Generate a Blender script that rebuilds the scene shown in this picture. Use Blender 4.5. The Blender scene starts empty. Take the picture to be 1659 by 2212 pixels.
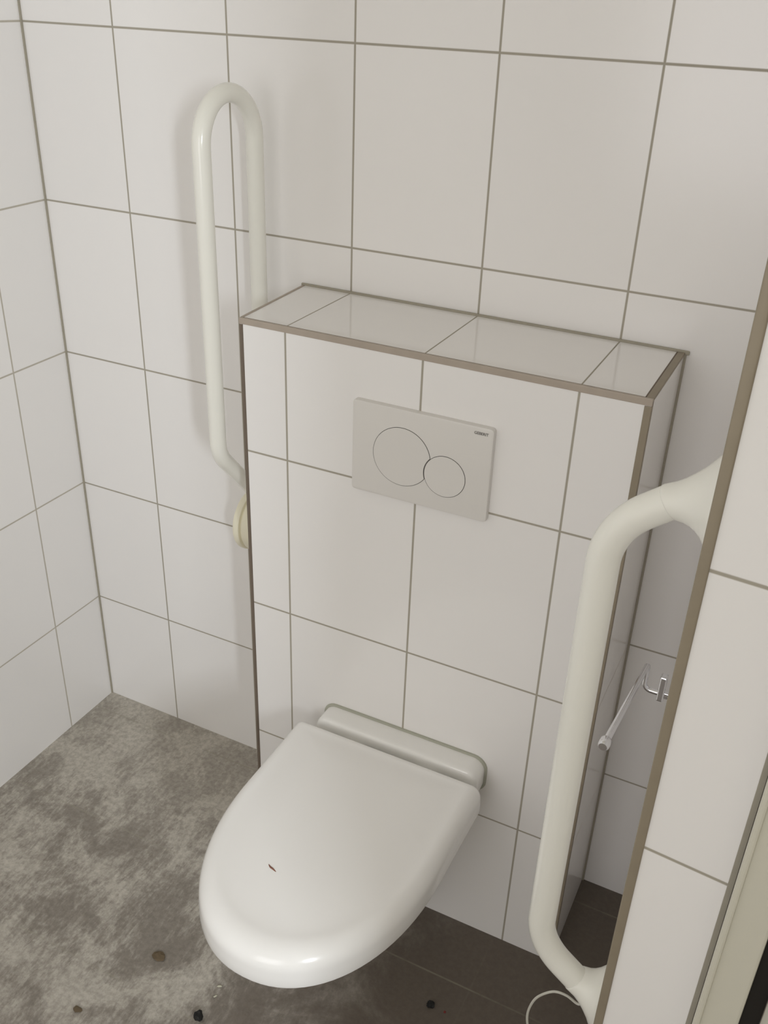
import bpy, bmesh, math, random
from mathutils import Vector, Matrix

# ------------------------------------------------------------------ camera, light, exposure
scn = bpy.context.scene
COL = scn.collection
cam_d = bpy.data.cameras.new('camera')
cam = bpy.data.objects.new('camera', cam_d); COL.objects.link(cam)
cam_d.sensor_fit = 'VERTICAL'; cam_d.sensor_height = 36.0
cam_d.lens = 36.0 * 2064.8 / 2212.0
cam_d.clip_start = 0.02
RIGHT = (0.89454904, 0.44577848, 0.03261223)
DOWN = (0.24291807, -0.42362472, -0.87265853)
FWD = (-0.37519705, 0.78855795, -0.48724073)
cam.matrix_world = Matrix(((RIGHT[0], -DOWN[0], -FWD[0], 1.5293),
                           (RIGHT[1], -DOWN[1], -FWD[1], -1.52505),
                           (RIGHT[2], -DOWN[2], -FWD[2], 1.7305), (0, 0, 0, 1)))
scn.camera = cam

world = bpy.data.worlds.new('dim_daylight'); scn.world = world
world.use_nodes = True
bg = world.node_tree.nodes['Background']
bg.inputs[0].default_value = (1.0, 0.98, 0.94, 1)
bg.inputs[1].default_value = 0.5

def area(name, loc, target, size, power, color):
    d = bpy.data.lights.new(name, 'AREA'); d.shape = 'RECTANGLE'
    d.size, d.size_y = size; d.energy = power; d.color = color
    o = bpy.data.objects.new(name, d); COL.objects.link(o)
    o.location = loc
    o.rotation_euler = (Vector(target) - Vector(loc)).to_track_quat('-Z', 'Y').to_euler()
    return o
# soft daylight from the wide window in the front wall, behind the photographer
area('window_daylight', (1.10, -3.37, 1.60), (1.05, 0.0, 1.0), (1.30, 1.40), 16.8, (1.0, 0.982, 0.998))
# unseen key light further right, with no fixture; the open door leaf shades the right-hand side from it
area('key_light', (2.98, -2.78, 1.95), (0.6, -0.4, 0.8), (0.20, 0.62), 46.0, (0.90, 0.95, 1.0))
scn.cycles.max_bounces = 16; scn.cycles.diffuse_bounces = 12; scn.cycles.glossy_bounces = 6   # white tiles pass light on many times

scn.view_settings.view_transform = 'Standard'
scn.view_settings.look = 'None'
scn.view_settings.gamma = 1.0
scn.view_settings.use_curve_mapping = False
scn.view_settings.exposure = -0.08

# ------------------------------------------------------------------ helpers
def srgb(r, g, b):
    f = lambda c: (c / 255) / 12.92 if c / 255 <= 0.04045 else ((c / 255 + 0.055) / 1.055) ** 2.4
    return (f(r), f(g), f(b), 1)

def mat(name, color, rough=0.4, metal=0.0, noise=0.0, scale=30.0, coat=0.0):
    m = bpy.data.materials.new(name); m.use_nodes = True
    nt = m.node_tree; b = nt.nodes['Principled BSDF']
    b.inputs['Roughness'].default_value = rough
    b.inputs['Metallic'].default_value = metal
    if coat: b.inputs['Coat Weight'].default_value = coat; b.inputs['Coat Roughness'].default_value = 0.06
    tc = nt.nodes.new('ShaderNodeTexCoord'); nz = nt.nodes.new('ShaderNodeTexNoise')
    nz.inputs['Scale'].default_value = scale; nz.inputs['Detail'].default_value = 4
    nt.links.new(tc.outputs['Object'], nz.inputs['Vector'])
    mx = nt.nodes.new('ShaderNodeMix'); mx.data_type = 'RGBA'
    k = 1 - noise
    mx.inputs['A'].default_value = (color[0] * k, color[1] * k, color[2] * k, 1)
    mx.inputs['B'].default_value = color
    nt.links.new(nz.outputs['Fac'], mx.inputs['Factor'])
    nt.links.new(mx.outputs['Result'], b.inputs['Base Color'])
    return m

def grid_mat(name, axes, tile, grout, rough=0.2, half=0.0017, wav=0.012):
    """tiles: axes = list of (axis index, offset, pitch); grout where close to a line"""
    m = bpy.data.materials.new(name); m.use_nodes = True
    nt = m.node_tree; N = nt.nodes; L = nt.links
    b = N['Principled BSDF']
    tc = N.new('ShaderNodeTexCoord'); sp = N.new('ShaderNodeSeparateXYZ')
    L.new(tc.outputs['Object'], sp.inputs[0])
    def math_(op, a, bb=None):
        n = N.new('ShaderNodeMath'); n.operation = op
        for i, v in enumerate((a, bb)):
            if v is None: continue
            if isinstance(v, (int, float)): n.inputs[i].default_value = v
            else: L.new(v, n.inputs[i])
        return n.outputs[0]
    mask = None; cells = []
    for ax, off, pitch in axes:
        q = math_('DIVIDE', math_('SUBTRACT', sp.outputs[ax], off), pitch)
        cells.append(math_('FLOOR', q))
        fr = math_('FRACT', math_('ADD', q, 0.5))
        d = math_('MULTIPLY', math_('ABSOLUTE', math_('SUBTRACT', fr, 0.5)), pitch)
        mr = N.new('ShaderNodeMapRange'); L.new(d, mr.inputs['Value'])
        mr.inputs['From Min'].default_value = half * 0.7; mr.inputs['From Max'].default_value = half * 1.5
        mr.inputs['To Min'].default_value = 1; mr.inputs['To Max'].default_value = 0
        mask = mr.outputs[0] if mask is None else math_('MAXIMUM', mask, mr.outputs[0])
    # each tile is a hair different in tone
    cx = N.new('ShaderNodeCombineXYZ')
    for i, c in enumerate(cells[:2]): L.new(c, cx.inputs[i])
    wn = N.new('ShaderNodeTexWhiteNoise'); L.new(cx.outputs[0], wn.inputs['Vector'])
    v = N.new('ShaderNodeHueSaturation'); v.inputs['Color'].default_value = tile
    mr = N.new('ShaderNodeMapRange'); L.new(wn.outputs['Value'], mr.inputs['Value'])
    mr.inputs['To Min'].default_value = 0.985; mr.inputs['To Max'].default_value = 1.01
    L.new(mr.outputs[0], v.inputs['Value'])
    mx = N.new('ShaderNodeMix'); mx.data_type = 'RGBA'
    L.new(mask, mx.inputs['Factor']); L.new(v.outputs[0], mx.inputs['A']); mx.inputs['B'].default_value = grout
    L.new(mx.outputs['Result'], b.inputs['Base Color'])
    rg = N.new('ShaderNodeMapRange'); L.new(mask, rg.inputs['Value'])
    rg.inputs['To Min'].default_value = rough; rg.inputs['To Max'].default_value = 0.8
    L.new(rg.outputs[0], b.inputs['Roughness'])
    nz = N.new('ShaderNodeTexNoise'); nz.inputs['Scale'].default_value = 9
    L.new(tc.outputs['Object'], nz.inputs['Vector'])
    h = math_('SUBTRACT', math_('MULTIPLY', nz.outputs['Fac'], wav), math_('MULTIPLY', mask, 0.05))
    bp = N.new('ShaderNodeBump'); bp.inputs['Strength'].default_value = 0.35; bp.inputs['Distance'].default_value = 0.01
    L.new(h, bp.inputs['Height']); L.new(bp.outputs[0], b.inputs['Normal'])
    return m

def link(name, bm, mats, parent=None, smooth=None):
    me = bpy.data.meshes.new(name)
    bmesh.ops.recalc_face_normals(bm, faces=bm.faces)
    if smooth is not None:
        for f in bm.faces: f.smooth = True
        for e in bm.edges:
            if len(e.link_faces) == 2 and e.calc_face_angle(0) > math.radians(smooth): e.smooth = False
    bm.to_mesh(me); bm.free()
    for m in (mats if isinstance(mats, (list, tuple)) else [mats]): me.materials.append(m)
    o = bpy.data.objects.new(name, me); COL.objects.link(o)
    if parent is not None:
        o.parent = parent
        o.matrix_parent_inverse = Matrix.Translation(-Vector(parent.location))
    return o

def thing(name, label, cat, loc):
    o = bpy.data.objects.new(name, None); COL.objects.link(o)
    o.location = loc; o.empty_display_size = 0.05
    o['label'] = label; o['category'] = cat
    return o

def struct(o, label=None, cat=None):
    o['kind'] = 'structure'
    if label: o['label'] = label; o['category'] = cat
    return o

def box(bm, a, b, bevel=0.0, seg=2, mi=0):
    r = bmesh.ops.create_cube(bm, size=1)
    vs = r['verts']
    for v in vs:
        v.co = Vector([(a[i] + b[i]) / 2 + v.co[i] * (b[i] - a[i]) for i in range(3)])
    fs = {f for v in vs for f in v.link_faces}
    for f in fs: f.material_index = mi
    if bevel:
        es = {e for v in vs for e in v.link_edges}
        bmesh.ops.bevel(bm, geom=list(es), offset=bevel, segments=seg, affect='EDGES', profile=0.5)
    return fs

def loft(bm, rings, cap0=True, cap1=True, closed=True):
    vr = [[bm.verts.new(p) for p in r] for r in rings]
    n = len(vr[0])
    for a, b in zip(vr, vr[1:]):
        for i in range(n if closed else n - 1):
            j = (i + 1) % n
            bm.faces.new((a[i], a[j], b[j], b[i]))
    if cap0: bm.faces.new(vr[0][::-1])
    if cap1: bm.faces.new(vr[-1])

def tube(bm, pts, rad, n=24, cap=True):
    pts = [Vector(p) for p in pts]
    rads = rad if isinstance(rad, (list, tuple)) else [rad] * len(pts)
    t0 = (pts[1] - pts[0]).normalized()
    nrm = t0.orthogonal().normalized()
    rings = []
    for i, p in enumerate(pts):
        t = (pts[min(i + 1, len(pts) - 1)] - pts[max(i - 1, 0)]).normalized()
        nrm = (nrm - t * nrm.dot(t)).normalized()
        bn = t.cross(nrm)
        rings.append([p + (nrm * math.cos(2 * math.pi * k / n) + bn * math.sin(2 * math.pi * k / n)) * rads[i] for k in range(n)])
    loft(bm, rings, cap, cap)

def fillet(pts, rads, seg=14):
    """polyline with its inner corners rounded"""
    P = [Vector(p) for p in pts]; out = [P[0]]
    for i in range(1, len(P) - 1):
        a = (P[i - 1] - P[i]).normalized(); b = (P[i + 1] - P[i]).normalized()
        ang = a.angle(b); r = rads[i - 1]
        d = r / math.tan(ang / 2)
        s, e = P[i] + a * d, P[i] + b * d
        c = P[i] + (a + b).normalized() * (r / math.sin(ang / 2))
        u, w = s - c, e - c; th = u.angle(w)
        for k in range(seg + 1):
            t = k / seg
            out.append(c + (u * math.sin((1 - t) * th) + w * math.sin(t * th)) / math.sin(th))
    out.append(P[-1])
    return out

# ------------------------------------------------------------------ materials
TILE = srgb(238, 236, 234.5); GROUT = srgb(166, 160, 147)
PW, PH = 0.24998, 0.33
X1, Z0 = 0.22031, 0.31715
M_back = grid_mat('white_tile_back', [(0, X1, PW), (2, Z0, PH)], TILE, GROUT)
M_left = grid_mat('white_tile_left', [(1, -0.15715, PW), (2, Z0, PH)], TILE, srgb(186, 180, 168), half=0.0017)
M_stub = grid_mat('white_tile_stub', [(2, Z0, PH)], TILE, GROUT)
M_front = grid_mat('white_tile_box_front', [(0, X1, PW), (2, Z0 + 0.0035, PH)], TILE, GROUT)
M_top = grid_mat('white_tile_box_top', [(0, X1, PW)], TILE, srgb(160, 155, 140), half=0.0012, rough=0.06)
M_side = grid_mat('white_tile_box_side', [(2, Z0, PH)], TILE, GROUT, half=0.0012)
M_seal = mat('grey_grout', srgb(168, 162, 147), 0.7, 0, 0.15, 60)
M_stubtrim = mat('weathered_metal_trim', srgb(154, 143, 124), 0.5, 0.15, 0.2, 25)
M_trim = mat('brushed_metal_trim', srgb(180, 168, 155), 0.45, 0.15, 0.15, 40)
M_dark = mat('dark_joint', srgb(112, 100, 88), 0.8)
M_ceil = mat('ceiling_white', srgb(225, 222, 212), 0.9, 0, 0.03)
M_paint = mat('plaster_white', srgb(222, 218, 206), 0.8, 0, 0.03)
M_ceramic = mat('white_ceramic', srgb(238, 237, 234), 0.12, 0, 0.01, 5, coat=0.4)
M_lid = mat('white_lid_plastic', srgb(240, 239, 237), 0.2, 0, 0.01, 5, coat=0.15)
M_plate = mat('white_plate_plastic', srgb(221, 218, 214), 0.35, 0, 0.01, 20)
M_gap = mat('dark_gap', srgb(58, 55, 50), 0.8)
M_logo = mat('grey_logo_print', srgb(95, 92, 88), 0.6)
M_rail = mat('cream_white_coating', srgb(234, 233, 225), 0.25, 0, 0.015, 20, coat=0.3)
M_hinge = mat('cream_plastic', srgb(234, 229, 207), 0.4, 0, 0.03, 20)
M_chrome = mat('chrome', (0.82, 0.82, 0.85, 1), 0.12, 1.0, 0.03)
M_frame = mat('cream_door_paint', srgb(206, 203, 189), 0.45, 0, 0.03, 20)
M_leaf = mat('door_leaf_paint', srgb(222, 219, 208), 0.45, 0, 0.02, 20)
M_rubber = mat('black_rubber', srgb(28, 23, 18), 0.7, 0, 0.3, 80)
M_cord = mat('white_cord', srgb(190, 188, 178), 0.5)
M_black = mat('black_grit', srgb(14, 13, 12), 0.7)
M_brown = mat('brown_grit', srgb(96, 82, 62), 0.85)
M_pale = mat('pale_chip', srgb(190, 188, 170), 0.7)
M_red = mat('red_chip', srgb(120, 50, 45), 0.7)
M_rust = mat('rust_brown_sliver', srgb(128, 84, 68), 0.7)

def floor_mat():
    m = bpy.data.materials.new('dusty_dark_floor_tile'); m.use_nodes = True
    nt = m.node_tree; N = nt.nodes; L = nt.links; b = N['Principled BSDF']
    tc = N.new('ShaderNodeTexCoord'); sp = N.new('ShaderNodeSeparateXYZ'); L.new(tc.outputs['Object'], sp.inputs[0])
    def M(op, a, bb=None, cl=False):
        n = N.new('ShaderNodeMath'); n.operation = op; n.use_clamp = cl
        for i, v in enumerate((a, bb)):
            if v is None: continue
            if isinstance(v, (int, float)): n.inputs[i].default_value = v
            else: L.new(v, n.inputs[i])
        return n.outputs[0]
    def noise(scale, detail=5, rough=0.6, stretch=(1, 1, 1), rot=0, dist=0.0):
        mp = N.new('ShaderNodeMapping'); mp.inputs['Scale'].default_value = stretch; mp.inputs['Rotation'].default_value = (0, 0, rot)
        L.new(tc.outputs['Object'], mp.inputs[0])
        n = N.new('ShaderNodeTexNoise'); n.inputs['Scale'].default_value = scale; n.inputs['Detail'].default_value = detail
        n.inputs['Roughness'].default_value = rough; n.inputs['Distortion'].default_value = dist
        L.new(mp.outputs[0], n.inputs['Vector']); return n.outputs['Fac']
    def rng(v, a, c, lo=0.0, hi=1.0):
        n = N.new('ShaderNodeMapRange'); n.interpolation_type = 'SMOOTHSTEP'; L.new(v, n.inputs['Value'])
        n.inputs['From Min'].default_value = a; n.inputs['From Max'].default_value = c
        n.inputs['To Min'].default_value = lo; n.inputs['To Max'].default_value = hi; return n.outputs[0]
    def mix(f, a, c):
        n = N.new('ShaderNodeMix'); n.data_type = 'RGBA'
        for k, v in (('Factor', f), ('A', a), ('B', c)):
            if isinstance(v, tuple): n.inputs[k].default_value = v
            else: L.new(v, n.inputs[k])
        return n.outputs['Result']
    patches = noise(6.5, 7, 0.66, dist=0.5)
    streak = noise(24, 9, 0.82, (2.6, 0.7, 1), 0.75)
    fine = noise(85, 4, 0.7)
    # building dust lies thick from the left corner to the middle, thins out to the right, where shade is painted into the dark colour too
    dust_shade_region = rng(M('ADD', sp.outputs[0], M('MULTIPLY', M('SUBTRACT', patches, 0.5), 0.55)), 1.12, 0.62)
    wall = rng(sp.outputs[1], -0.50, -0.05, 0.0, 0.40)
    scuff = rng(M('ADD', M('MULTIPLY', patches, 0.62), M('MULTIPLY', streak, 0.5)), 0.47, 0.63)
    dust = M('MULTIPLY', dust_shade_region, M('SUBTRACT', 1.0, M('MULTIPLY', scuff, 0.72)), True)
    dust = M('ADD', M('MULTIPLY', dust, rng(sp.outputs[1], -0.95, -0.5, 0.72, 1.0)), M('MULTIPLY', wall, dust_shade_region), True)
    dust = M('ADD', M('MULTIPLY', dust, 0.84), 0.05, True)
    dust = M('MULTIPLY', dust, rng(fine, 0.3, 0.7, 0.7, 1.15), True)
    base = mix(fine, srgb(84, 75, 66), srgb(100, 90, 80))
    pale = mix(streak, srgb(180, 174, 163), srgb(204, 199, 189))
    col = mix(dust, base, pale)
    # pale joints of the 300 mm floor tiles
    masks = None
    for ax, off in ((1, -0.366), (0, 0.30)):
        q = M('DIVIDE', M('SUBTRACT', sp.outputs[ax], off), 0.301)
        d = M('MULTIPLY', M('ABSOLUTE', M('SUBTRACT', M('FRACT', M('ADD', q, 0.5)), 0.5)), 0.301)
        k = rng(d, 0.0008, 0.0026, 1, 0)
        if ax == 0: k = M('MULTIPLY', k, 0.15)
        masks = k if masks is None else M('MAXIMUM', masks, k)
    col = mix(M('MULTIPLY', masks, rng(patches, 0.42, 0.6, 0.10, 0.5)), col, srgb(150, 146, 130))
    L.new(col, b.inputs['Base Color'])
    L.new(M('ADD', M('MULTIPLY', dust, 0.3), 0.55), b.inputs['Roughness'])
    bp = N.new('ShaderNodeBump'); bp.inputs['Strength'].default_value = 0.25; bp.inputs['Distance'].default_value = 0.002
    L.new(M('ADD', fine, streak), bp.inputs['Height']); L.new(bp.outputs[0], b.inputs['Normal'])
    return m
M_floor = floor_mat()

# ------------------------------------------------------------------ room shell
XR, YS = 1.4755, -0.795          # right wall face, front end of the right wall
RX, RY, RZ = 3.3, -3.4, 2.62    # outer extent of the space behind the camera
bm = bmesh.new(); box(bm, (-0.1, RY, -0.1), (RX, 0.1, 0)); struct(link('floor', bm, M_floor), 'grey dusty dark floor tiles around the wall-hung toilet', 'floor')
bm = bmesh.new(); box(bm, (-0.1, 0, 0), (RX, 0.1, RZ)); struct(link('wall_back', bm, M_back), 'white tiled back wall behind the cistern box', 'wall')
bm = bmesh.new(); box(bm, (-0.1, RY, 0), (0, 0, RZ)); struct(link('wall_left', bm, M_left), 'white tiled side wall at the left edge of the photo', 'wall')
bm = bmesh.new(); box(bm, (-0.1, RY, RZ), (RX, 0.1, RZ + 0.1)); struct(link('ceiling', bm, M_ceil), 'plain white ceiling above the toilet room', 'ceiling')
bm = bmesh.new(); box(bm, (RX, RY, 0), (RX + 0.1, 0.1, RZ)); struct(link('wall_outer', bm, M_paint), 'plain white wall of the hall beyond the door', 'wall')
WX0, WX1, WZ0, WZ1 = 0.43, 1.77, 0.88, 2.32
bm = bmesh.new()
for a, b in (((-0.1, 0), (WX0, RZ)), ((WX1, 0), (RX + 0.1, RZ)), ((WX0, 0), (WX1, WZ0)), ((WX0, WZ1), (WX1, RZ))):
    box(bm, (a[0], RY - 0.12, a[1]), (b[0], RY, b[1]))
struct(link('wall_front', bm, M_paint), 'plain white wall with the window behind the photographer', 'wall')
bm = bmesh.new()
for a, b in (((WX0, WZ0), (WX0 + 0.05, WZ1)), ((WX1 - 0.05, WZ0), (WX1, WZ1)), ((WX0, WZ0), (WX1, WZ0 + 0.05)), ((WX0, WZ1 - 0.05), (WX1, WZ1))):
    box(bm, (a[0], RY - 0.10, a[1]), (b[0], RY - 0.04, b[1]))
struct(link('window_1', bm, M_frame), 'window frame behind the photographer', 'window')
bm = bmesh.new(); box(bm, (XR, YS + 0.002, 0), (1.60, 0, RZ))
for q in bm.verts:
    if q.co.x > 1.55 and q.co.y < -0.5: q.co.y -= 0.0115      # the end face is not quite square to the back wall
bm.normal_update()
for f in bm.faces: f.material_index = 1 if f.normal.y < -0.5 else 0
struct(link('wall_right', bm, [M_side, M_stub]), 'white tiled end of the right-hand partition carrying the grab bar', 'wall')
# metal corner profile on the free edge of the right wall
bm = bmesh.new(); box(bm, (XR - 0.0008, YS - 0.0012, 0), (XR + 0.0092, YS + 0.0125, RZ), 0.0018, 3)
struct(link('trim_1', bm, M_stubtrim, smooth=35), 'long metal corner trim on the edge of the right-hand partition', 'trim')

# door frame, seal and the leaf standing open towards the photographer
door = bpy.data.objects.new('door_1', None); COL.objects.link(door); door.location = (1.62, YS, 0)
struct(door, 'cream painted door frame with a dark gap at the lower right edge', 'door')
YD = YS - 0.009
bm = bmesh.new(); box(bm, (1.5725, YD - 0.012, 0), (1.614, YD + 0.07, 2.12), 0.003)
box(bm, (1.5725, YD - 0.016, 0), (1.5795, YD + 0.01, 2.12), 0.0025)
link('door_frame', bm, M_frame, door)
bm = bmesh.new(); box(bm, (1.5672, YD - 0.001, 0), (1.573, YD + 0.01, 2.12)); link('frame_joint', bm, M_seal, door)
bm = bmesh.new(); box(bm, (1.6135, YD + 0.004, 0), (1.634, YD + 0.05, 2.10), 0.002); link('rubber_seal', bm, M_rubber, door)
bm = bmesh.new(); box(bm, (0, -0.85, 0.012), (0.04, 0, 2.09), 0.003)
bmesh.ops.rotate(bm, verts=bm.verts, cent=(0, 0, 0), matrix=Matrix.Rotation(math.radians(20), 3, 'Z'))
bmesh.ops.translate(bm, verts=bm.verts, vec=(1.632, YD - 0.004, 0))
link('door_leaf', bm, M_leaf, door)

# ------------------------------------------------------------------ tiled cistern box
BL, BR, D, BT = 0.6314, 1.3245, 0.2299, 1.2249
BLB = 0.6215                     # the box is not quite square: its left rear corner stands a little further out
cb = thing('cistern_box', 'low white tiled cistern box with metal edge trims behind the toilet', 'cistern box', (0.978, -0.115, 0))
bm = bmesh.new()
v = [bm.verts.new(p) for p in ((BL, -D, 0), (BR, -D, 0), (BR, -0.0005, 0), (BLB, -0.0005, 0), (BL, -D, BT), (BR, -D, BT), (BR, -0.0005, BT), (BLB, -0.0005, BT))]
for idx, mi in (((0, 1, 5, 4), 0), ((4, 5, 6, 7), 1), ((1, 2, 6, 5), 2), ((3, 0, 4, 7), 2), ((2, 3, 7, 6), 2)):
    f = bm.faces.new([v[i] for i in idx]); f.material_index = mi
link('tiled_body', bm, [M_front, M_top, M_side], cb)
def bar(name, a, b, bev, m):
    bm = bmesh.new(); box(bm, a, b, bev); return link(name, bm, m, cb)
W = 0.0095; E = 0.0012
bar('edge_trim', (BL - E, -D - E, BT - W), (BR + E, -D + 0.0045, BT + E), 0.0009, M_trim)            # front top
bar('edge_trim', (BR - W, -D - E, 0), (BR + E, -D + W, BT - W - 0.0005), 0.0009, M_stubtrim)              # front right
bar('edge_trim', (BR - W, -D + 0.005, BT - 0.004), (BR + E, -0.002, BT + E), 0.0009, M_stubtrim)          # right side of the top
bar('edge_trim', (BL - 0.001, -D - E, 0), (BL + 0.0045, -D + 0.0045, BT - W - 0.0005), 0.0008, M_dark)  # front left, in the dark joint colour
def slanted_bar(name, x0, x1, w, z0, z1, m):
    """bar along the left side of the top, which runs slightly askew"""
    bm = bmesh.new()
    vs = [[(x0, -D + 0.005, z0), (x0 + w, -D + 0.005, z0), (x0 + w, -D + 0.005, z1), (x0, -D + 0.005, z1)], [(x1, -0.002, z0), (x1 + w, -0.002, z0), (x1 + w, -0.002, z1), (x1, -0.002, z1)]]
    loft(bm, vs); return link(name, bm, m, cb)
slanted_bar('edge_trim', BL - E, BLB - E, 0.0045, BT - 0.004, BT + E, M_trim)
bar('trim_joint', (BL + 0.003, -D + 0.0044, BT - 0.002), (BR - W, -D + 0.0068, BT + 0.0005), 0, M_dark)
bar('trim_joint', (BR - W - 0.0022, -D + 0.004, BT - 0.002), (BR - W + 0.0002, -0.003, BT + 0.0005), 0, M_dark)
bar('trim_joint', (BR - 0.002, -D + W - 0.0003, 0), (BR + 0.0006, -D + W + 0.002, BT - 0.005), 0, M_dark)
bar('trim_joint', (BL + 0.0043, -D - 0.0005, 0), (BL + 0.006, -D + 0.003, BT - W), 0, M_dark)
bar('rear_joint', (BLB - 0.005, -0.0045, BT - 0.003), (BR + 0.008, 0.0, BT + 0.004), 0.0015, M_seal)
bar('corner_joint', (BR - 0.002, -0.0045, 0), (BR + 0.004, 0.0, BT - 0.002), 0.0015, M_seal)
# sealed inner corner of the room
bm = bmesh.new(); box(bm, (-0.001, -0.0035, 0), (0.0035, 0.001, RZ)); struct(link('trim_2', bm, M_seal))

# ------------------------------------------------------------------ flush plate
FX0, FX1, FZ0, FZ1 = 0.8545, 1.1005, 0.967, 1.131
FY = -D - 0.011
fp = thing('flush_plate', 'white dual flush plate with two round buttons on the tiled box', 'flush plate', (0.9775, -D, 1.049))
def rrect(x0, x1, z0, z1, r, n=6):
    out = []
    for cx, cz, a0 in ((x1 - r, z1 - r, 0), (x0 + r, z1 - r, 90), (x0 + r, z0 + r, 180), (x1 - r, z0 + r, 270)):
        for k in range(n + 1):
            a = math.radians(a0 + 90 * k / n); out.append((cx + r * math.cos(a), cz + r * math.sin(a)))
    return out
bm = bmesh.new()
rings = []
for y, ins in ((-D, 0.0), (FY + 0.003, 0.0), (FY + 0.0008, 0.0006), (FY, 0.003)):
    rings.append([(x, y, z) for x, z in rrect(FX0 + ins, FX1 - ins, FZ0 + ins, FZ1 - ins, 0.006 - ins * 0.5)])
loft(bm, rings); link('plate', bm, M_plate, fp, smooth=50)
CA, RA = (0.9462, 1.0478), 0.0522
CB, RB = (1.0238, 1.0312), 0.0366
dd = math.hypot(CB[0] - CA[0], CB[1] - CA[1])
base = math.atan2(CB[1] - CA[1], CB[0] - CA[0])
def lens_outline(off):
    """large circle minus the small one, shrunk by off"""
    ra, rb = RA - off, RB + off
    ca = math.acos((ra * ra + dd * dd - rb * rb) / (2 * ra * dd)); cb_ = math.acos((rb * rb + dd * dd - ra * ra) / (2 * rb * dd))
    p = [(CA[0] + ra * math.cos(base + t), CA[1] + ra * math.sin(base + t)) for t in [ca + (2 * math.pi - 2 * ca) * k / 72 for k in range(73)]]
    q = [(CB[0] + rb * math.cos(base + math.pi + t), CB[1] + rb * math.sin(base + math.pi + t)) for t in [cb_ - 2 * cb_ * k / 12 for k in range(1, 12)]]
    return p + q
def circ(off): return [(CB[0] + (RB - off) * math.cos(2 * math.pi * k / 72), CB[1] + (RB - off) * math.sin(2 * math.pi * k / 72)) for k in range(72)]
for fn, nm in ((lens_outline, 'large_button'), (circ, 'small_button')):
    bm = bmesh.new()
    loft(bm, [[(x, FY + 0.0002, z) for x, z in fn(0.0001)], [(x, FY - 0.0002, z) for x, z in fn(0.0001)]])
    gap = link(nm, bm, M_gap, fp); 
    gap.name = 'button_gap'
    bm = bmesh.new()
    loft(bm, [[(x, FY, z) for x, z in fn(0.0009)], [(x, FY - 0.0006, z) for x, z in fn(0.0009)], [(x, FY - 0.0009, z) for x, z in fn(0.0013)]])
    link(nm, bm, M_plate, fp, smooth=30)
cu = bpy.data.curves.new('brand_print', 'FONT'); cu.body = 'GEBERIT'; cu.size = 0.0066; cu.extrude = 0.0001; cu.align_x = 'LEFT'; cu.offset = 0.0001
tmp = bpy.data.objects.new('brand_print_source', cu); COL.objects.link(tmp)
dg = bpy.context.evaluated_depsgraph_get()
tme = bpy.data.meshes.new_from_object(tmp.evaluated_get(dg)); bpy.data.objects.remove(tmp)
xs = [q.co.x for q in tme.vertices]; sx = 0.0235 / (max(xs) - min(xs))
for q in tme.vertices: q.co = Vector((1.0685 + (q.co.x - min(xs)) * sx, FY - 0.0002 - q.co.z, 1.1185 + q.co.y))
tme.name = 'printed_lettering'; tme.materials.clear(); tme.materials.append(M_logo)
t = bpy.data.objects.new('printed_lettering', tme); COL.objects.link(t); t.parent = fp; t.matrix_parent_inverse = Matrix.Translation(-Vector(fp.location))

# ------------------------------------------------------------------ toilet
TX = 0.967
toilet = thing('toilet', 'white wall-hung toilet with its lid closed, below the flush plate', 'toilet', (TX, -D, 0.1))
def outline(yb, yf, hw, hwb, ymid, n=96, ex=2.15, rb=0.03):
    """D shape: straight back at yb, nearly parallel sides, elliptical front reaching yf"""
    pts = []
    m = n // 2
    for k in range(m + 1):      # front half from right (+x) round to left
        t = math.pi * k / m
        c, s = math.cos(t), math.sin(t)
        pts.append((TX + hw * math.copysign(abs(c) ** (2 / ex), c), ymid - (ymid - yf) * abs(s) ** (2 / ex)))
    side = 10
    for k in range(1, side):
        u = k / side; pts.append((TX - (hw + (hwb - hw) * u * u), ymid + (yb - rb - ymid) * u))
    for k in range(7):
        a = math.radians(180 - 90 * k / 6); pts.append((TX - hwb + rb + rb * math.cos(a), yb - rb + rb * math.sin(a)))
    for k in range(7):
        a = math.radians(90 - 90 * k / 6); pts.append((TX + hwb - rb + rb * math.cos(a), yb - rb + rb * math.sin(a)))
    for k in range(1, side):
        u = 1 - k / side; pts.append((TX + (hw + (hwb - hw) * u * u), ymid + (yb - rb - ymid) * u))
    return pts
LB, LF, LH, LHB, LM = -0.289, -0.778, 0.195, 0.196, -0.475
def lid_ring(ins, z, dome=0.0):
    return [(x, y, z) for x, y in outline(LB - ins * 0.5, LF + ins, LH - ins * 0.6, LHB - ins * 0.6, LM, rb=max(0.006, 0.014 - ins * 0.3))]
bm = bmesh.new()
rings = [lid_ring(0.006, 0.402), lid_ring(0.001, 0.404), lid_ring(0.0, 0.410), lid_ring(0.0005, 0.424), lid_ring(0.0015, 0.434)]
for k in range(1, 10):
    a = math.radians(90 * k / 9); rings.append(lid_ring(0.0015 + 0.040 * (1 - math.cos(a)), 0.434 + 0.0315 * math.sin(a)))
for ins, z in ((0.048, 0.4650), (0.062, 0.4648), (0.08, 0.466), (0.11, 0.468), (0.14, 0.4695), (0.165, 0.470)): rings.append(lid_ring(ins, z))
loft(bm, rings); link('lid', bm, M_lid, toilet, smooth=50)
# seat ring inside the lid's skirt
bm = bmesh.new()
o1 = [(x, y) for x, y in outline(-0.30, LF + 0.012, LH - 0.012, LHB - 0.014, LM)]
loft(bm, [[(x, y, 0.398) for x, y in o1], [(x, y, 0.420) for x, y in o1]]); link('seat', bm, M_lid, toilet, smooth=50)
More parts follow.
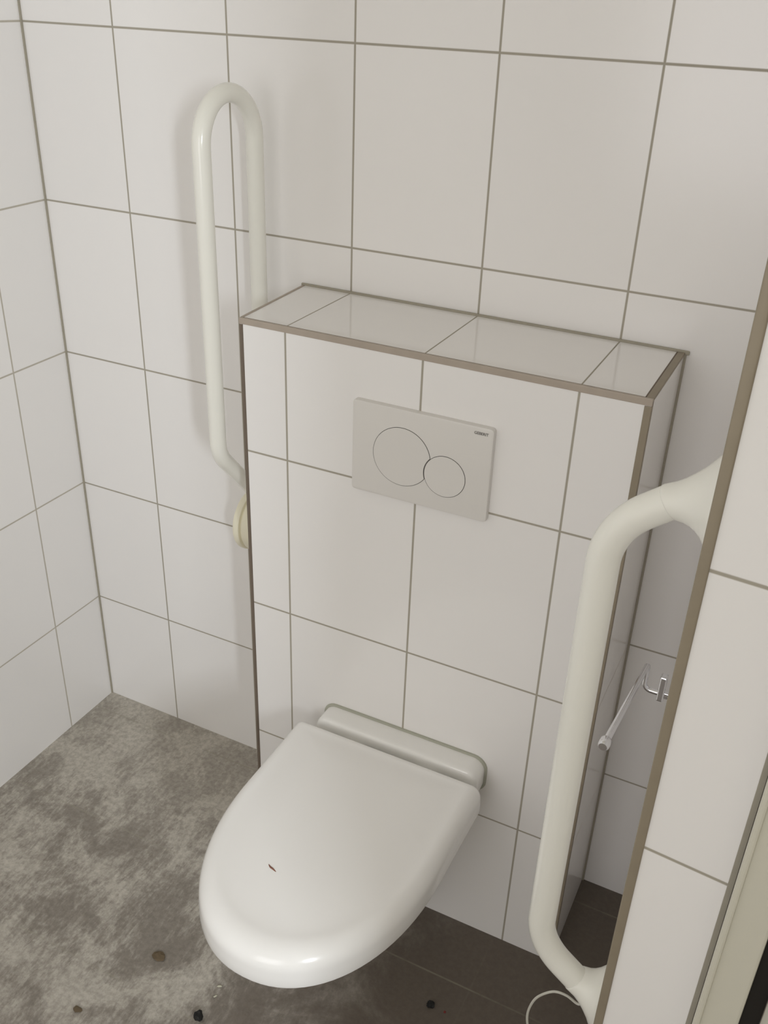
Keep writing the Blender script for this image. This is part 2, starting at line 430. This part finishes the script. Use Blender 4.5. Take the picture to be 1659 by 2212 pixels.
# bowl lofted downwards and back into the wall
bm = bmesh.new()
rings = []
for z, yf, hw, hwb in ((0.400, -0.740, 0.172, 0.150), (0.392, -0.745, 0.174, 0.150), (0.375, -0.735, 0.168, 0.145), (0.34, -0.70, 0.150, 0.136), (0.29, -0.645, 0.128, 0.126),
                       (0.24, -0.585, 0.112, 0.120), (0.19, -0.525, 0.102, 0.116), (0.145, -0.475, 0.096, 0.112), (0.115, -0.44, 0.092, 0.106), (0.105, -0.415, 0.084, 0.10)):
    ym = -0.23 + (yf + 0.23) * 0.5
    rings.append([(x, y, z) for x, y in outline(-D - 0.0005, yf, hw, hwb, ym, rb=0.012)])
loft(bm, rings); link('bowl', bm, M_ceramic, toilet, smooth=60)
# ceramic deck between lid and wall
bm = bmesh.new()
rings = []
for y, ins in ((-D - 0.0005, 0.0), (-0.267, 0.0), (-0.272, 0.001), (-0.2755, 0.004), (-0.2765, 0.009)):
    rings.append([(x, y, z) for x, z in rrect(0.802 + ins, 1.1435 - ins, 0.385, 0.464 - ins, 0.026)])
loft(bm, rings); link('ceramic_deck', bm, M_ceramic, toilet, smooth=50)
bm = bmesh.new()
loft(bm, [[(x, y, z) for x, z in rrect(0.802 - e, 1.1435 + e, 0.385 - e, 0.464 + e, 0.028)] for y, e in ((-D, 0.0042), (-D - 0.003, 0.0036), (-D - 0.0045, 0.0))])
link('sealant_bead', bm, mat('grey_sealant', srgb(172, 172, 158), 0.6), toilet, smooth=50)
for sx_ in (-0.078, 0.078):
    bm = bmesh.new(); tube(bm, [(TX + sx_ - 0.022, -0.281, 0.428), (TX + sx_ + 0.022, -0.281, 0.428)], 0.007, 20); link('hinge', bm, M_lid, toilet, smooth=40)

# ------------------------------------------------------------------ fold-up support rail on the back wall
RXC = 0.560
fr = thing('folding_support_rail', 'cream white support rail folded up against the wall left of the cistern box', 'grab rail', (RXC, 0, 0.72))
r = 0.0765; yc = -0.1365
pts = [(RXC, -0.06, 0.74), (RXC, -0.06, 1.485)]
pts += [(RXC, yc + r * math.cos(a), 1.485 + 1.0 * r * math.sin(a)) for a in [math.radians(6 * k) for k in range(1, 30)]]
low = fillet([(RXC, -0.213, 1.485), (RXC, -0.213, 0.946), (RXC, -0.07, 0.785)], [0.07])
pts += low
bm = bmesh.new(); tube(bm, pts, 0.0152, 28); link('rail_tube', bm, M_rail, fr, smooth=50)
bm = bmesh.new(); loft(bm, [[(x, y, z) for x, z in rrect(RXC - 0.052 + e, RXC + 0.052 - e, 0.60 + e, 0.84 - e, 0.03)] for y, e in ((0, 0), (-0.008, 0), (-0.011, 0.003))]); link('wall_plate', bm, M_hinge, fr, smooth=40)
bm = bmesh.new()
def hinge_ring(x, s): return [(x, -0.052 + 0.063 * s * math.cos(t), 0.718 + 0.066 * s * math.sin(t)) for t in [2 * math.pi * k / 48 for k in range(48)]]
prof = [(-0.052, 0.84), (-0.0495, 0.97), (-0.046, 1.0), (-0.038, 1.0), (-0.0355, 0.985), (-0.034, 0.90), (-0.031, 0.90), (-0.0295, 0.955), (-0.026, 0.97)]
loft(bm, [hinge_ring(RXC + a, b_) for a, b_ in prof] + [hinge_ring(RXC - a, b_) for a, b_ in prof[::-1]])
link('hinge_housing', bm, M_hinge, fr, smooth=40)

# ------------------------------------------------------------------ vertical grab bar on the right wall
GX, GY = 1.3795, -0.70
gb = thing('grab_bar', 'white vertical grab bar with flared ends on the right-hand partition', 'grab bar', (XR, GY, 0.97))
ca, sa = math.cos(math.radians(38)), math.sin(math.radians(38))
T, B = Vector((1.431, GY, 1.313)), Vector((1.433, GY, 0.618))
kt = (T.x - GX) / ca; kb = (B.x - GX) / ca
ct = Vector((GX, GY, T.z - kt * sa)); cbm = Vector((GX, GY, B.z + kb * sa))
path = fillet([tuple(T), tuple(ct), tuple(cbm), tuple(B)], [0.085, 0.085], 20)
bm = bmesh.new(); tube(bm, path, 0.0172, 32); link('bar_tube', bm, M_rail, gb, smooth=50)
for P, s in ((T, 1), (B, -1)):
    bm = bmesh.new()
    ax = Vector((ca, 0, s * sa))
    end = Vector((XR, GY, P.z + s * 0.011))
    rings = []
    for t_, rr in ((0.0, 0.01725), (0.012, 0.0180), (0.04, 0.0184), (0.12, 0.0192), (0.25, 0.0205), (0.4, 0.0235), (0.55, 0.0282), (0.7, 0.0345), (0.82, 0.042), (0.92, 0.050), (0.97, 0.0535), (1.0, 0.0545)):
        c = P.lerp(end, t_) if t_ >= 0 else P + ax * (t_ * 0.05)
        w = min(1, max(0, t_)) ** 0.8
        d_ = (ax * (1 - w) + Vector((1, 0, 0)) * w).normalized()
        u = Vector((0, 1, 0)); v_ = d_.cross(u).normalized()
        rings.append([c + (u * math.cos(2 * math.pi * k / 40) + v_ * math.sin(2 * math.pi * k / 40)) * rr for k in range(40)])
    loft(bm, rings); link('flared_rosette', bm, M_rail, gb, smooth=60)

# thin cord looped below the bar
cord = bmesh.new()
cp = [(1.452, -0.69, 0.575), (1.444, -0.69, 0.556), (1.427, -0.69, 0.562), (1.411, -0.69, 0.560), (1.397, -0.69, 0.546), (1.386, -0.69, 0.526), (1.380, -0.69, 0.496), (1.382, -0.69, 0.469), (1.392, -0.69, 0.438), (1.415, -0.69, 0.414), (1.445, -0.69, 0.405), (XR - 0.001, -0.69, 0.41)]
def catmull(P, n=6):
    P = [Vector(p) for p in P]; out = []
    Q = [P[0]] + P + [P[-1]]
    for i in range(1, len(Q) - 2):
        a, b, c, d = Q[i - 1:i + 3]
        for k in range(n):
            t = k / n
            out.append(0.5 * ((2 * b) + (c - a) * t + (2 * a - 5 * b + 4 * c - d) * t * t + (3 * b - a - 3 * c + d) * t ** 3))
    out.append(P[-1]); return out
tube(cord, catmull(cp), 0.0017, 10)
co = link('cord_loop', cord, M_cord, smooth=60); co['label'] = 'thin whitish cord loop hanging below the lower flared end of the grab bar'; co['category'] = 'cord'

# ------------------------------------------------------------------ toilet roll holder on the right wall
th = thing('toilet_roll_holder', 'small chrome wire toilet roll holder between cistern box and grab bar', 'roll holder', (XR, -0.29, 0.79))
bm = bmesh.new()
arm = fillet([(1.462, -0.29, 0.781), (1.399, -0.29, 0.781), (1.399, -0.29, 0.828), (1.386, -0.495, 0.828)], [0.012, 0.008], 8)
tube(bm, arm, [0.0042] * (len(arm) - 1) + [0.005], 14); link('wire_arm', bm, M_chrome, th, smooth=60)
bm = bmesh.new(); tube(bm, [(1.3864, -0.484, 0.828), (1.386, -0.488, 0.828), (1.3855, -0.500, 0.828), (1.3853, -0.503, 0.828)], [0.0055, 0.0082, 0.0082, 0.006], 16); link('end_knob', bm, M_chrome, th, smooth=50)
bm = bmesh.new(); box(bm, (1.421, -0.297, 0.770), (1.4315, -0.283, 0.816), 0.002); link('arm_bracket', bm, M_chrome, th)
bm = bmesh.new(); box(bm, (1.467, -0.31, 0.765), (XR, -0.27, 0.82), 0.002)
box(bm, (1.430, -0.294, 0.776), (1.468, -0.286, 0.786), 0.001); link('wall_plate', bm, M_chrome, th)

# ------------------------------------------------------------------ bits lying about
def crumb(name, label, loc, size, m, seed, stretch=(1, 1, 0.6), rot=0.0, cat='crumb'):
    rnd = random.Random(seed); bm = bmesh.new()
    bmesh.ops.create_icosphere(bm, subdivisions=2, radius=1)
    cr, sr = math.cos(rot), math.sin(rot)
    for q in bm.verts:
        k = 1 + rnd.uniform(-0.28, 0.28)
        x, y, z = q.co.x * stretch[0] * k, q.co.y * stretch[1] * k, q.co.z * stretch[2] * k
        q.co = Vector((x * cr - y * sr, x * sr + y * cr, z)) * size
    zmin = min(q.co.z for q in bm.verts)
    for q in bm.verts: q.co.z -= zmin
    o = link(name, bm, m); o.location = loc; o['label'] = label; o['category'] = cat
    return o
crumb('debris_crumb', 'black crumb on the dark floor right of the toilet', (1.148, -0.432, 0), 0.0080, M_black, 1)
crumb('debris_crumb', 'black crumb on the floor at the bottom edge, left of the toilet lid', (0.768, -0.660, 0), 0.0088, M_black, 2, (1, 1.3, .7), 0.6)
crumb('debris_crumb', 'brown crumb lying on the dusty floor left of the toilet', (0.622, -0.592, 0), 0.0115, M_brown, 3, (1.1, .9, .22))
crumb('debris_crumb', 'flat brown smear of grit near the bottom left corner of the floor', (0.556, -0.752, 0), 0.0075, M_brown, 4, (1.2, .8, .2))
crumb('debris_chip', 'tiny reddish chip on the dark floor in front of the cistern box', (1.178, -0.432, 0), 0.0024, M_red, 5, cat='chip')
crumb('debris_chip', 'tiny pale chip on the floor below the toilet front, nearer the wall', (0.766, -0.588, 0), 0.0032, M_pale, 6, (1.6, .7, .4), 0.5, cat='chip')
crumb('debris_chip', 'tiny pale chip on the floor below the toilet front, nearer the black crumb', (0.771, -0.609, 0), 0.0028, M_pale, 7, (1.5, .7, .4), 0.9, cat='chip')
bm = bmesh.new(); tube(bm, catmull([(0.9185, -0.627, 0.4691), (0.924, -0.6305, 0.4693), (0.930, -0.632, 0.4693), (0.937, -0.6345, 0.4691)]), [0.0005 + 0.0011 * math.sin(math.pi * k / 18) for k in range(19)], 8)
o = link('debris_sliver', bm, M_rust, smooth=60); o['label'] = 'thin curved rust brown sliver lying on the toilet lid'; o['category'] = 'sliver'
